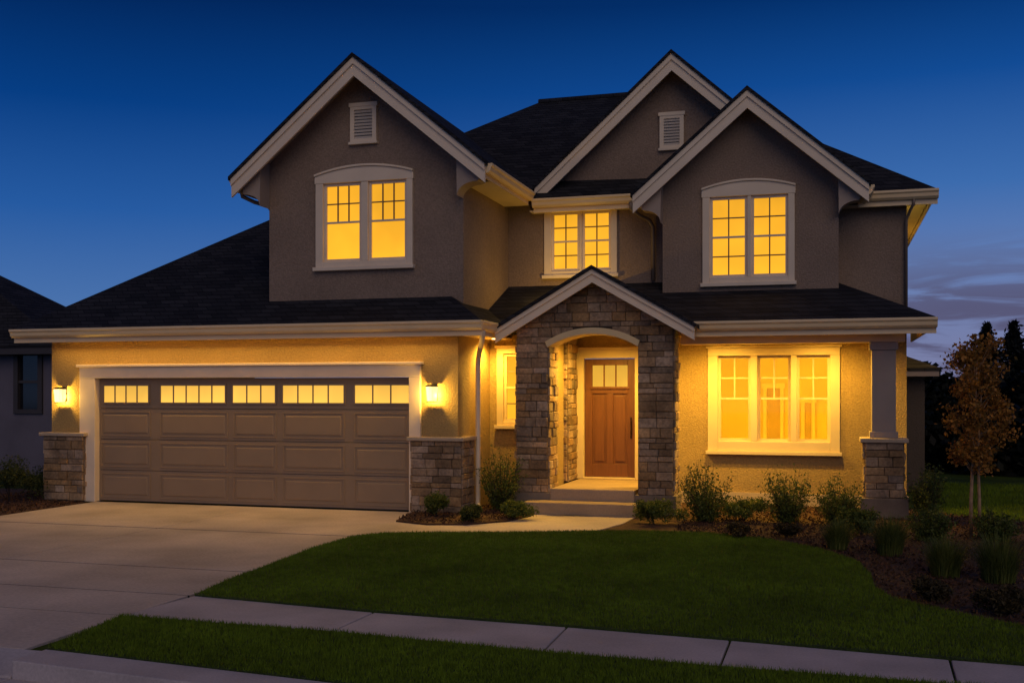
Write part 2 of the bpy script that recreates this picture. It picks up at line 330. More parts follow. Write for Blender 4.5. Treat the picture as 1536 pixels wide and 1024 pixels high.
# windows
h_left=window(YK,475,620,250,405,[(490,539),(557,607)],(277,387),3,2,0,arch=.13)
h_bump=window(YB,1054,1192,272,429,[(1069,1117),(1131,1178)],(298,411),2,2,2,arch=.12)
h_mid=window(YM,817,926,308,417,[(831,866),(877,913)],(321,402),2,2,2)
h_tri=window(YM,1062,1260,518,682,[(1081,1122),(1140,1182),(1199,1241)],(537,658),2,2,0,pm='glass',tm='trim_lit',gm='trim_lit',gw=.012,rec=.05)
h_nook=window(YN,746,800,518,643,[(760,788)],(534,628),2,2,2,tm='trim_lit')
# garage walls
dx0,dx1,dzt=-12.01,-6.25,2.11
w=MB(); wallgrid(w,-12.93,XG,0,3.0,YG,YG+.2,[(dx0-.02,dx1+.02,0,dzt+.02)])
w.box(XG-.2,XG,YG+.2,18.4,0,3.0); w.box(-12.93,-12.73,YG+.2,22,0,3.0)
w.build('wall',M['stucco_lit'],house)
# second storey left block
def roofz(xc,zr,p,x): return zr-p*abs(x-xc)
xcK,zrK,hK,zeK=-7.12,7.17,2.16,5.38; pK=(zrK-zeK)/hK
w=MB(); x0,x1=px(404,YK),XG
wallgrid(w,x0,x1,3.0,5.3,YK,YK+.2,[h_left])
w.prism([(x0,5.3),(x1,5.3),(x1,roofz(xcK,zrK,pK,x1)-.08),(xcK,zrK-.08),(x0,roofz(xcK,zrK,pK,x0)-.08)],YK,YK+.2)
w.box(x1-.2,x1,YK+.2,18.4,3.0,5.5); w.box(x0,x0+.2,YK+.2,20.5,3.0,5.5); w.build('wall',M['stucco'],house)
xk0=x0
# nook wall
w=MB(); wallgrid(w,XG+.002,-4.70,0,2.9,YN,YN+.15,[h_nook]); w.build('wall',M['stucco_lit'],house)
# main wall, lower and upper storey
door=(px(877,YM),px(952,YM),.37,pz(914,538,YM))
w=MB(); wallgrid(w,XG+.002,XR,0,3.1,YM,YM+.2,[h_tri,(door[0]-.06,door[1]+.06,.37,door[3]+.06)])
w.box(XR-.2,XR,YM+.2,25,0,3.1); w.build('wall',M['stucco_lit'],house)
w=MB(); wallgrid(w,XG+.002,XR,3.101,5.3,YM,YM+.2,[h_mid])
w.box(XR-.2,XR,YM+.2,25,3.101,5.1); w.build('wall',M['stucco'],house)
MB().box(-2.6,XR+.03,YM-.03,YM+.1,0,.2).build('foundation',M['cap'],house)
# bump
xcB,zrB,hB,zeB=-1.225,6.71,1.83,5.13; pB=(zrB-zeB)/hB
xb0,xb1=px(994,YB),px(1258,YB)
w=MB(); wallgrid(w,xb0,xb1,3.1,5.2,YB,YB+.15,[h_bump])
w.prism([(xb0,5.2),(xb1,5.2),(xb1,roofz(xcB,zrB,pB,xb1)-.08),(xcB,zrB-.08),(xb0,roofz(xcB,zrB,pB,xb0)-.08)],YB,YB+.15)
w.box(xb0,xb0+.15,YB+.15,YM,3.1,5.3); w.box(xb1-.15,xb1,YB+.15,YM,3.1,5.3); w.build('wall',M['stucco'],house)
# big gable wall
xcT,zrT,hT,zeT=-2.53,7.64,2.39,5.49; pT=(zrT-zeT)/hT
w=MB(); w.prism([(-4.75,5.25),(-.31,5.25),(-.31,roofz(xcT,zrT,pT,-.31)-.08),(xcT,zrT-.08),(-4.75,roofz(xcT,zrT,pT,-4.75)-.08)],YT,YT+.15); w.build('wall',M['stucco'],house)
# gables
def gable(xc,zr,half,ze,yb,yback,wy,depth=.27,wx=None):
    p=(zr-ze)/half; r=MB(); so_=MB()
    for s in (-1,1):
        xe=xc+s*half
        r.slab([(xc,yb-.06,zr),(xe+s*.03,yb-.06,ze-p*.03),(xe+s*.03,yback,ze-p*.03),(xc,yback,zr)],.06)
        so_.slab([(xc,yb+.041,zr-.075),(xe,yb+.041,ze-.075),(xe,wy+.03,ze-.075),(xc,wy+.03,zr-.075)],.03)
        b=MB(); a,c=zr-.0605,ze-.0605
        b.prism([(xc,a),(xe,c),(xe,c-depth),(xc,a-depth)],yb,yb+.04)
        b.prism([(xc,a),(xe,c),(xe,c-depth*.36),(xc,a-depth*.36)],yb-.03,yb-.0008)
        b.build('barge_board',M['trim'],house)
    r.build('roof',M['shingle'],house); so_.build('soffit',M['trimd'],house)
    if wx:
        for s,x in ((-1,wx[0]),(1,wx[1])):
            xe=xc+s*half; zt=ze-.11-depth*.55; n=8; xo=x+(xe-x)*.72
            pts=[(x-s*.01,ze+p*abs(xe-x)-.115),(xo,ze+p*abs(xe-xo)-.115),(xo,zt)]
            for k in range(n+1):
                t=k/n*math.pi/2; pts.append((xo-s*(.04+(abs(xo-x)-.04)*math.sin(t)), zt-.02-.20*(1-math.cos(t))))
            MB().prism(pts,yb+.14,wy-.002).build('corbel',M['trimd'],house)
gable(xcK,zrK,hK,zeK,15.3,21.5,YK,.29,(xk0,XG))
gable(xcB,zrB,hB,zeB,17.25,20.3,YB,.28,(xb0,xb1))
gable(xcT,zrT,hT,zeT,18.02,21.4,YT,.28)
gable(-3.44,3.80,1.545,2.90,15.9,18.19,16.2,.20)
# roofs
def roof(polys,dz=.05):
    m=MB()
    for p in polys: m.slab(p,dz)
    return m.build('roof',M['shingle'],house)
EX=-4.95
A=(-13.34,15.05,2.95);B=(EX,15.05,2.95);C=(-8.86,18.96,5.296);Dd=(-10.65,18.96,5.296)
roof([[A,B,C,Dd],[B,(EX,18.2,2.95),(-8.1,18.2,4.84),C],[A,Dd,(-13.34,22.87,2.95)],[(-13.34,22.87,2.95),Dd,C,(-8.86,22.87,2.95)]])
roof([[(-5.45,16.3,2.95),(1.47,16.3,2.95),(-.07,18.2,3.748),(-5.45,18.2,3.748)],
      [(1.47,16.3,2.95),(1.47,19.5,2.95),(1.212,19.5,3.084),(1.212,18.2,3.084),(-.07,18.2,3.748)]])
eL=(-9.69,17.85,5.36);eR=(1.63,17.85,5.05);rL=(-5.84,21.7,7.97);rR=(-2.7,21.7,7.97);bR=(1.63,25.5,5.05);bL=(-9.69,25.5,5.36)
roof([[eL,eR,rR],[eL,rR,rL],[eR,bR,rR],[rL,rR,bR],[rL,bR,bL],[eL,rL,bL]])
MB().tube([(rL[0],rL[1],rL[2]+.01),(rR[0],rR[1],rR[2]+.01)],.06,6).build('ridge_cap',M['shingle'],house)
# rear side bay with low roof on right
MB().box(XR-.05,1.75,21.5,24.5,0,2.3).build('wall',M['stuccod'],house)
roof([[(1.1,21.1,2.32),(2.0,21.1,2.32),(1.1,22.2,2.72)],[(2.0,21.1,2.32),(2.0,24.6,2.32),(1.1,24.6,2.72),(1.1,22.2,2.72)]])
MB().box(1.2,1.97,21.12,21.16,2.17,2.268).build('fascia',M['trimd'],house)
# gutters, fascias, soffits
PR=[(0,0),(.12,0),(.12,-.035),(.095,-.06),(.085,-.11),(.05,-.145),(0,-.145)]
def gut_x(x0,x1,y,z):
    MB().prismx([(y-n,z+q) for n,q in PR],x0,x1).build('gutter',M['gutter'],house,bevel=.004)
    MB().box(x0+.01,x1-.01,y+.001,y+.03,z-.225,z-.02).build('fascia',M['gutter'],house)
def gut_y(y0,y1,x,z,s):
    MB().prism([(x+s*n,z+q) for n,q in PR],y0,y1).build('gutter',M['gutter'],house,bevel=.004)
    a,b=sorted((x-s*.001,x-s*.03)); MB().box(a,b,y0+.01,y1-.01,z-.21,z-.02).build('fascia',M['gutter'],house)
gut_x(-13.38,EX+.03,15.10,2.94); gut_y(15.12,16.2,EX-.08,2.94,1)
def soffit(*b,m='trim'): MB().box(*b).build('soffit',M[m],house)
soffit(-13.3,EX-.12,15.14,YG-.001,2.765,2.79); soffit(XG+.001,EX-.12,YG,YN,2.745,2.77)
gut_x(-1.95,1.50,16.38,2.94); gut_y(16.4,19.4,1.38,2.94,1)
gut_x(-4.93,-2.9,17.93,5.22); gut_x(.45,1.66,17.93,5.05); gut_y(17.95,25,1.54,5.05,1)
gut_y(15.36,17.83,-4.98,5.33,1); gut_y(15.36,20,-9.24,5.33,-1); gut_y(17.3,17.8,.57,5.06,1)
soffit(XG+.001,-5.01,YK,17.95,5.13,5.15); soffit(-5.0,-2.9,17.96,YM-.001,5.02,5.04); soffit(xb1,1.5,17.96,YM-.001,4.85,4.87); soffit(XR+.001,1.5,YM,25,4.85,4.87,m='gutter'); soffit(-9.2,xk0-.001,YK,20,5.13,5.15)
MB().box(-4.70,1.36,16.42,YM-.001,2.86,2.885).build('porch_ceiling',M['trim'],house)
# entry portal
PX=[-4.72,-4.21,-2.787,-2.25]; YP=16.2; xc=-3.5; hw=(PX[2]-PX[1])/2; rise=.20; spr=2.60; RR=(hw*hw+rise*rise)/(2*rise); zc=spr+rise-RR
arc=[]; a0=math.asin(hw/RR)
for k in range(17): t=-a0+2*a0*k/16; arc.append((xc+RR*math.sin(t),zc+RR*math.cos(t)))
rz=lambda x: 3.80-.5825*abs(x+3.44)-.10
core=MB(); core.box(PX[0],PX[1],YP,16.75,.3,spr).box(PX[2],PX[3],YP,16.75,.3,spr).box(-4.52,PX[1],17.5,18.15,.37,2.86)
core.prism(arc+[(PX[3],spr),(PX[3],rz(PX[3])),(-3.44,rz(-3.44)),(PX[0],rz(PX[0])),(PX[0],spr)],YP,16.6)
core=core.build('portal_core',M['mortar'],house)
def allow(z):
    if z<spr: return [(0,PX[1]-PX[0]),(PX[2]-PX[0],PX[3]-PX[0])]
    hr=(3.70-z)/.5825; lo=max(PX[0],-3.44-hr)-PX[0]; hi=min(PX[3],-3.44+hr)-PX[0]
    if hi-lo<.05: return []
    q=(RR+.045)**2-(z-zc)**2; ah=math.sqrt(q) if q>0 else 0
    if ah<.05: return [(lo,hi)]
    return [(lo,xc-ah-PX[0]),(xc+ah-PX[0],hi)]
st=MB(); stones(st,(PX[0],YP,0),(1,0,0),(0,-1,0),1,.3,3.66,allow)
stones(st,(PX[1],YP,0),(0,1,0),(1,0,0),.55,.3,spr); stones(st,(PX[3],YP,0),(0,1,0),(1,0,0),.55,.3,2.86); stones(st,(PX[0],YP,0),(0,1,0),(-1,0,0),.55,.3,2.7)
st.build('stone_veneer',M['stone'],house)
st=MB(); stones(st,(PX[1],17.5,0),(0,1,0),(1,0,0),.65,.37,2.84); stones(st,(-4.52,17.5,0),(1,0,0),(0,-1,0),.31,.37,2.84)
st.build('stone_veneer',M['stone'],house)
MB().box(-4.69,-4.27,16.75,18.19,.0,2.86).build('wall',M['stucco_lit'],house)
band=[(xc+(RR+.07)*math.sin(t),zc+(RR+.07)*math.cos(t)) for t in [-a0+2*a0*k/16 for k in range(17)]]
MB().prism([(x,z-.03) for x,z in arc]+band[::-1],YP-.055,16.62).build('arch_trim',M['trim_lit'],house,bevel=.005)
for a,b in ((PX[0],PX[1]),(PX[2],PX[3])): MB().box(a-.05,b+.05,YP-.05,16.8,0,.3).build('plinth',M['plinth'],house,bevel=.01)
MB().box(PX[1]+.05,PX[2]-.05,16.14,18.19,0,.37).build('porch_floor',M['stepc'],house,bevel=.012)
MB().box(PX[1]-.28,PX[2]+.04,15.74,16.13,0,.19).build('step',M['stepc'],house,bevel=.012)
# front door
fr=MB(); x0,x1,z0,z1=door; ct=pz(914,521,YM)
fr.box(px(863,YM),x0-.01,YM-.05,YM+.1,.372,z1+.01).box(x1+.01,x1+.12,YM-.05,YM+.1,.372,z1+.01).box(px(863,YM),x1+.12,YM-.052,YM+.1,z1+.01,ct-.04).box(px(863,YM)-.02,x1+.14,YM-.08,YM+.05,ct-.04,ct)
fr.box(x0-.01,x1+.01,YM-.09,YM+.1,.372,.40)
fr.build('door_frame',M['trim_lit'],house,bevel=.006)
dm=MB(); W_=x1-x0; yd=YM+.03; zg0,zg1=z1-.48,z1-.11
dm.box(x0,x0+.13,yd,yd+.05,.405,z1).box(x1-.13,x1,yd,yd+.05,.405,z1).box(x0+.13,x1-.13,yd,yd+.05,z1-.11,z1).box(x0+.13,x1-.13,yd,yd+.05,zg0-.12,zg0)
dm.box(x0+.13,x1-.13,yd,yd+.05,.405,.63); xm=(x0+x1)/2; dm.box(xm-.055,xm+.055,yd,yd+.05,.63,zg0-.12)
for a,b in ((x0+.13,xm-.055),(xm+.055,x1-.13)):
    c,d=.63,zg0-.12
    dm.box(a,b,yd+.024,yd+.045,c,d); dm.box(a+.045,b-.045,yd+.010,yd+.0238,c+.045,d-.045)
for k in (1,2): x=x0+.13+(W_-.26)*k/3; dm.box(x-.012,x+.012,yd+.004,yd+.03,zg0,zg1)
dm.box(x0+.10,x1-.10,yd-.022,yd-.0005,zg0-.045,zg0-.01)
dr=dm.build('front_door',M['wood'],house,bevel=.005)
MB().box(x0+.12,x1-.12,yd+.031,yd+.036,zg0-.01,zg1+.01).build('pane',M['paned'],dr)
MB().tube([(x1-.065,yd-.001,1.12),(x1-.065,yd-.045,1.14),(x1-.065,yd-.05,1.25),(x1-.065,yd-.045,1.37),(x1-.065,yd-.001,1.39)],.009).box(x1-.082,x1-.048,yd-.008,yd-.0005,1.07,1.44).build('handle',M['bronze'],dr)
# right porch pier, column, beam
core=MB().box(.53,1.07,16.75,17.25,.3,1.12).build('pier_core',M['mortar'],house)
st=MB(); stones(st,(.53,16.75,0),(1,0,0),(0,-1,0),.54,.3,1.12); stones(st,(.53,16.75,0),(0,1,0),(-1,0,0),.5,.3,1.12); stones(st,(1.07,16.75,0),(0,1,0),(1,0,0),.5,.3,1.12)
st.build('stone_veneer',M['stone'],house)
MB().box(.46,1.14,16.68,17.32,1.12,1.185).build('pier_cap',M['cap'],house,bevel=.012)
MB().box(.46,1.14,16.68,17.32,0,.3).build('plinth',M['plinth'],house,bevel=.01)
MB().box(.63,.97,16.83,17.17,1.185,2.62).box(.60,1.0,16.80,17.20,1.186,1.28).box(.60,1.0,16.80,17.20,2.50,2.619).build('column',M['columnp'],house,bevel=.008)
MB().box(-2.23,1.1,16.86,17.14,2.621,2.859).box(.66,.94,17.141,YM-.001,2.621,2.859).build('beam',M['gutter'],house,bevel=.006)
# garage stone, trim, door
for xa,xb in ((-13.02,-12.21),(-6.19,-5.375)):
    yb=15.98
    MB().box(xa,xb,15.42,yb,0,1.12).build('pier_core',M['mortar'],house)
    st=MB(); stones(st,(xa,15.42,0),(1,0,0),(0,-1,0),xb-xa,0.02,1.12)
    stones(st,(xb,15.42,0),(0,1,0),(1,0,0),.56 if xb>-6 else .07,0.02,1.12); stones(st,(xa,15.42,0),(0,1,0),(-1,0,0),.56 if xa<-13 else .07,0.02,1.12)
    st.build('stone_veneer',M['stone'],house)
    MB().box(xa-.06,xb+.06,15.345,yb+.05,1.12,1.18).build('pier_cap',M['cap'],house,bevel=.012)
t=MB(); t.box(-12.32,dx0,15.445,15.62,0.005,dzt).box(dx1,-6.06,15.445,15.62,0.005,dzt).box(-12.32,-6.06,15.443,15.62,dzt,2.30).box(-12.36,-6.02,15.40,15.6,2.30,2.345)
t.build('garage_trim',M['trim'],house,bevel=.008)
yg=15.57; gb=MB(); zs=[.02,.545,1.07,1.595,2.108]
for a,b in zip(zs[:-1],zs[1:]): gb.box(dx0+.002,dx1-.002,yg,yg+.045,a+.004,b-.004)
cols=[(152,226),(240,342),(350,415),(424,517),(531,613)]; wins=[(157,223),(242,338),(350,413),(425,516),(533,614)]
for c0,c1 in cols:
    a,b=px(c0,yg),px(c1,yg)
    for z in zs[:3]:
        for q in ((a,b,z+.05,z+.072),(a,b,z+.453,z+.475),(a,a+.022,z+.072,z+.453),(b-.022,b,z+.072,z+.453)): gb.box(q[0],q[1],yg-.011,yg-.0005,q[2],q[3])
        gb.panel(a+.05,b-.05,z+.10,z+.425,yg-.0005,yg-.011,.022)
gd=gb.build('garage_door',M['garage'],house,bevel=.003)
for (c0,c1),n in zip(wins,(4,5,3,4,3)):
    a,b=px(c0,yg),px(c1,yg); c,d=1.70,1.98; f=MB()
    f.box(a-.03,b+.03,yg-.02,yg-.0006,d,d+.03).box(a-.03,b+.03,yg-.02,yg-.0006,c-.03,c).box(a-.03,a,yg-.02,yg-.0006,c,d).box(b,b+.03,yg-.02,yg-.0006,c,d)
    for k in range(1,n): x=a+(b-a)*k/n; f.box(x-.011,x+.011,yg-.018,yg-.009,c,d)
    wf=f.build('door_window',M['garage'],gd)
    MB().box(a+.0005,b-.0005,yg-.008,yg-.001,c+.0005,d-.0005).build('pane',M['paneg'],wf)
# gable vents
def vent(Y,u0,u1,vt,vb):
    x0,x1=px(u0,Y),px(u1,Y); uc=(u0+u1)/2; z0,z1=pz(uc,vb,Y),pz(uc,vt,Y); m=MB(); f=.07
    m.box(x0,x0+f,Y-.05,Y-.001,z0+.04,z1-.06).box(x1-f,x1,Y-.05,Y-.001,z0+.04,z1-.06).box(x0-.02,x1+.02,Y-.06,Y-.001,z1-.06,z1).box(x0-.02,x1+.02,Y-.07,Y-.001,z0,z0+.04).box(x0+f,x1-f,Y-.05,Y-.001,z0+.04,z0+.09).box(x0+f,x1-f,Y-.05,Y-.001,z1-.11,z1-.06)
    v=m.build('gable_vent',M['trim'],house); s=MB(); n=9
    for k in range(n):
        za=z0+.09+(z1-z0-.2)*k/n; s.prismx([(Y-.045,za),(Y-.012,za+.05),(Y-.012,za+.06),(Y-.045,za+.012)],x0+f,x1-f)
    s.build('louvre',M['vent'],v)
vent(YK,527,566,155,217); vent(YT,990,1026,169,226)
# downspouts
def spout(p,m='spout',r=.035): MB().tube(p,r,8).build('downspout',M[m],house,smooth=True)
spout([(-4.99,15.3,2.80),(-5.0,15.32,2.72),(-5.06,15.45,2.62),(-5.22,15.85,2.52),(-5.29,16.0,2.42),(-5.31,16.03,2.3),(-5.31,16.03,.2),(-5.30,15.99,.1),(-5.24,15.85,.06)],'trim',.042)
spout([(-3.2,17.86,5.08),(-3.19,17.87,4.97),(-3.08,17.98,4.88),(-2.92,18.1,4.80),(-2.86,18.14,4.68),(-2.86,18.14,3.78)])
spout([(1.3,17.9,4.91),(1.29,17.92,4.83),(1.25,18.05,4.75),(1.2,18.15,4.62),(1.2,18.15,3.1)],'spout',.024)
spout([(-9.28,15.6,5.2),(-9.27,15.62,5.10),(-9.12,15.75,5.02),(-8.95,15.9,4.97),(-8.885,15.95,4.86),(-8.885,15.95,4.2)])
# lit room behind the triple window
rx0,rx1=-2.2,XR-.22
rm=MB().quad((rx0,21.8,.2),(rx1,21.8,.2),(rx1,21.8,2.75),(rx0,21.8,2.75)).quad((rx0,18.42,.2),(rx0,21.8,.2),(rx0,21.8,2.75),(rx0,18.42,2.75)).quad((rx1,18.42,.2),(rx1,21.8,.2),(rx1,21.8,2.75),(rx1,18.42,2.75)).quad((rx0,18.42,2.75),(rx1,18.42,2.75),(rx1,21.8,2.75),(rx0,21.8,2.75))
rm.build('interior_wall',M['inter'],house)
MB().quad((rx0,18.42,.21),(rx1,18.42,.21),(rx1,21.8,.21),(rx0,21.8,.21)).build('interior_floor',M['intf'],house)
for u0,u1,v in ((1150,1170,582),(1207,1217,604)):
    a,b=px(u0,21.75),px(u1,21.75); zt=pz((u0+u1)/2,v,21.75)
    MB().box(a-.07,a,21.74,21.79,.22,zt).box(b,b+.07,21.74,21.79,.22,zt).box(a-.10,b+.10,21.73,21.79,zt,zt+.10).build('interior_door_frame',M['interw'],house)
    MB().box(a+.002,b-.002,21.77,21.79,.22,zt-.002).build('interior_door',M['intd'],house)
for x in (-2.02,.78): point('room_light',(x,19.3,1.75),70,house,.12,color=(1,.71,.085))
# porch lights, then concealed lamps added for the amber wash
for x,y,z,e in ((-3.5,17.0,2.86,280),(-1.7,17.3,2.86,258),(-.1,17.3,2.86,225),(-5.2,16.6,2.745,150)):
    MB().lathe([(.06,z-.012),(.06,z-.001)],(x,y)).build('porch_or_added_light',M['lens'],house)
    point('porch_lamp',(x,y,z-.06),e,house,.06,168)
al=bpy.data.lights.new('added_wash_strip','AREA'); al.shape='RECTANGLE'; al.size=7.3; al.size_y=.04; al.energy=70; al.color=(1,.57,.11)  # added strip, tucked out of sight, for the amber wash below the eave
ao=bpy.data.objects.new('added_wash_strip',al); COL.objects.link(ao); ao.parent=house; ao.location=Vector(np.array((-9.2,15.30,2.757))-wo(house)); ao.rotation_euler=(R(-34),0,0)
MB().box(XR+.001,XR+.10,20.95,21.05,3.0,3.2).build('porch_or_added_light',M['metal'],house); point('unseen_side_lamp',(XR+.22,21.0,3.28),34,house,.05)  # unseen lamp and box added on the side wall to warm the soffit
MB().box(-4.35,-4.25,17.28,17.36,3.36,3.45).build('porch_or_added_light',M['metal'],house); point('added_roof_lamp',(-4.30,17.32,3.52),20,house,.05)  # made-up lamp and token fixture behind the entry gable, washing the side wall
# wall lanterns
def lantern():
    r=empty('wall_lantern',(0,0,0),'','wall lantern','lanterns beside the garage door')
    MB().box(-.045,.045,-.02,-.001,-.10,.13).box(-.012,.012,-.05,-.0205,.05,.07).build('backplate',M['metal'],r,bevel=.004)
    c=MB(); c.add([(-.09,-.205,.105),(.09,-.205,.105),(.09,-.03,.105),(-.09,-.03,.105),(-.05,-.16,.14),(.05,-.16,.14),(.05,-.075,.14),(-.05,-.075,.14)],[[3,2,1,0],[4,5,6,7],[0,1,5,4],[1,2,6,5],[2,3,7,6],[3,0,4,7]]); c.build('cap',M['metal'],r)
    f=MB(); f.box(-.066,.066,-.182,-.052,-.132,-.118); f.build('base',M['metal'],r)
    g=MB(); T=[(-.074,-.188,.104),(.074,-.188,.104),(.074,-.048,.104),(-.074,-.048,.104)]; Bq=[(-.058,-.174,-.1175),(.058,-.174,-.1175),(.058,-.060,-.1175),(-.058,-.060,-.1175)]
    for i in (0,1,3): j=(i+1)%4; g.quad(Bq[i],Bq[j],T[j],T[i])
    g.build('glass_shade',M['lampglass'],r)
    point('lantern_lamp',(0,-.118,-.03),46,r,.03,color=(1,.57,.085)); return r
def copy_thing(o,loc,label):
    c=o.copy(); COL.objects.link(c); c.location=loc; c['label']=label
    for ch in list(o.children):
        d=ch.copy(); COL.objects.link(d); d.parent=c
    return c
l1=lantern(); l1.location=(px(97,YG),YG,1.82); l1['label']='small black lantern glowing on the wall left of the wide garage door'
copy_thing(l1,(px(652,YG),YG,1.85),'small black lantern glowing on the wall right of the garage door above the stone pier')
# ------------------------------------------------------------------ GROUND
def struct(name,mb,m,bevel=0): return tag(mb.build(name,m,bevel=bevel),kind='structure')
g=MB().quad((-600,-80,-.16),(600,-80,-.16),(600,900,-.16),(-600,900,-.16)); struct('ground',g,M['yard'])
struct('street',MB().quad((-90,-30,-.145),(90,-30,-.145),(90,6.06,-.145),(-90,6.06,-.145)),M['asphalt'])
kb=lambda x: 6.46-.095*(max(-5.45,min(5.3,x))+5.45)
struct('yard',MB().prismz([(-90,6.4),(-5.45,6.4),(5.3,kb(5.3)-.04),(90,kb(5.3)-.04),(90,120),(-90,120)],-.155,-.03),M['yard'])
kp=lambda o0,o1,x0,x1:[(x0,kb(x0)+o0),(x1,kb(x1)+o0),(x1,kb(x1)+o1),(x0,kb(x0)+o1)]
struct('kerb',MB().prismz(kp(-.34,0,-5.44,5.3),-.15,.0).prismz(kp(-.34,0,5.32,60),-.15,.0).prismz(kp(-.34,0,-60,-12.3),-.15,.0).prismx([(6.12,-.15),(6.46,-.15),(6.46,-.012),(6.12,-.115)],-12.29,-5.45).prismz(kp(-.75,-.341,-60,-5.45),-.15,-.128).prismz(kp(-.75,-.341,-5.44,5.3),-.15,-.128),M['walk'],bevel=.02)
top=[G(290,893),G(560,918),G(850,940),G(1095,960),G(1425,989),(3.1,7.83),(5.4,7.62)]
bot=[G(180,922),G(500,945),G(815,975),G(1080,997),G(1435,1024),(3.0,7.25),(5.3,7.12)]
sw=MB(); e=.009
for k in range(len(top)-1):
    ln=math.dist(top[k],top[k+1]); q=e/ln; lp=lambda a,b,t:(a[0]+(b[0]-a[0])*t,a[1]+(b[1]-a[1])*t)
    sw.prismz([lp(bot[k],bot[k+1],q),lp(bot[k],bot[k+1],1-q),lp(top[k],top[k+1],1-q),lp(top[k],top[k+1],q)],-.1,.0)
struct('sidewalk',sw,M['walk'],bevel=.008)
struct('driveway_joint',MB().box(-12.04,-5.63,7.5,15.54,-.1,-.004),M['joint'])
dw=MB(); XE=[-12.05,-8.85,-5.62]; YE=[6.46,7.63,8.55,9.85,12.7,15.55]; HG=[0,.012,.016,.019,.026,.02]
for i in range(2):
    for j in range(5):
        gx=.004 if j==0 else .008
        a,b,c,d=XE[i]+gx,XE[i+1]-gx,YE[j]+HG[j],YE[j+1]-HG[j+1]
        if j==0: dw.extr([(a,c,-.012),(b,c,-.012),(b,d,0),(a,d,0)],(0,0,-.09))
        else: dw.box(a,b,c,d,-.1,0)
struct('driveway',dw,M['concrete'],bevel=.003)
struct('walkway',MB().prismz([G(*p) for p in ((520,812),(575,803),(640,801),(760,801),(884,799),(935,785),(962,771))]+[(-2.75,15.9),(-4.3,15.9)]+[G(*p) for p in ((808,767),(796,774),(760,782),(700,786),(640,786),(596,782))],-.05,.006),M['concrete'])
lawn_poly=[G(*p) for p in ((292,893),(345,869),(400,849),(470,822),(530,805),(575,800),(640,799),(760,799),(880,797),(960,797),(1060,800),(1150,809),(1230,824),(1285,842),(1306,862),(1312,882),(1340,898),(1420,917),(1536,941))]+[(2.2,8.75),(5.4,8.5),(5.4,7.68),(3.1,7.87)]+[G(*p) for p in ((1425,987.5),(1095,959),(850,939),(560,917))]
strip_poly=[G(*p) for p in ((183,923),(500,947),(815,977),(1080,999))]+[(1.2,7.3),(3.0,7.2),(5.3,7.07),(5.3,kb(5.3)+.01),(-5.44,kb(-5.44)+.01)]
back_poly=[(1.55,18.6),(2.2,17.35),(3.3,16.75),(4.6,16.6),(4.6,24),(2.1,24)]
struct('lawn',MB().prismz(lawn_poly,-.06,.012),M['lawn']); struct('lawn_strip',MB().prismz(strip_poly,-.06,.004),M['lawn'])
bed_poly=[(-5.58,10.2),(3.3,8.9),(3.3,16.6),(2.1,17.2),(1.4,18.0),(1.2,18.3),(-5.4,18.3)]
isl_poly=[G(*p) for p in ((594,783),(640,788),(700,788),(760,783),(796,775),(806,769))]+[(-4.75,16.14),(-4.78,17.05),(-5.36,17.05),(-5.36,15.95),(-5.4,15.38),(-6.15,15.38)]
left_poly=[(-12.1,15.35),(-12.1,13.1),(-14,12.6),(-18,13.1),(-18,17.2),(-13.05,17.2),(-13.05,15.35)]
struct('planting_bed',MB().prismz(bed_poly,-.06,-.004),M['mulch']); struct('planting_bed',MB().prismz(isl_poly,-.06,.03),M['mulch']); struct('planting_bed',MB().prismz(left_poly,-.06,.0),M['mulch'])
def inside(P,poly):
    x,y=P[:,0],P[:,1]; r=np.zeros(len(P),bool); j=len(poly)-1
    for i in range(len(poly)):
        xi,yi=poly[i]; xj,yj=poly[j]
        if yi!=yj:
            r^=((yi>y)!=(yj>y))&(x<(xj-xi)*(y-yi)/(yj-yi)+xi)
        j=i
    return r
def blades(n,poly,xmax,h0,h1,z):
    Pp=np.array(poly); lo=Pp.min(0); hi=Pp.max(0); hi[0]=min(hi[0],xmax)
    P=rng.uniform(lo,hi,(n,2)); P=P[inside(P,poly)]; n=len(P)
    a=rng.uniform(0,2*np.pi,n); w=rng.uniform(.0025,.005,n); h=rng.uniform(h0,h1,n); lx=rng.normal(0,.012,n); ly=rng.normal(0,.012,n)
    B=np.c_[P,np.full(n,z)]; d=np.c_[np.cos(a)*w,np.sin(a)*w,np.zeros(n)]
    return np.stack([B-d,B+d,np.c_[P[:,0]+lx,P[:,1]+ly,z+h]],1).reshape(-1,3)
V=np.concatenate([blades(360000,lawn_poly,2.6,.022,.044,.005),blades(140000,strip_poly,2.2,.022,.044,0.),blades(26000,back_poly,4.6,.03,.07,-.03)])
tag(np_obj('grass',V,np.arange(len(V)).reshape(-1,3),M['grass']),'short dense green grass blades covering the front lawn and kerb strip','grass',kind='stuff')
# bark chips
P=rng.uniform((-14.5,9,),(3.2,18.1),(60000,2)); ib=inside(P,bed_poly)&~inside(P,lawn_poly)&~((P[:,0]<-2.2)&(P[:,1]>12.5)); ii=inside(P,isl_poly); il=inside(P,left_poly)
wk=(P[:,0]<-2.0)&(P[:,1]<18.3)&~ii&~il; k=(ib&~wk)|ii|il
z=np.where(ii,.036,.004)[k]; C=np.c_[P[k],z+rng.uniform(0,.02,k.sum())]; V,Fa=leaves(C,.055,.022,-.0); V[:,2]=np.maximum(V[:,2],np.repeat(z,4)-.01)
tag(np_obj('bark_chips',V,Fa,M['chip']),'dark brown bark mulch chips scattered over the planting beds','mulch',kind='stuff')
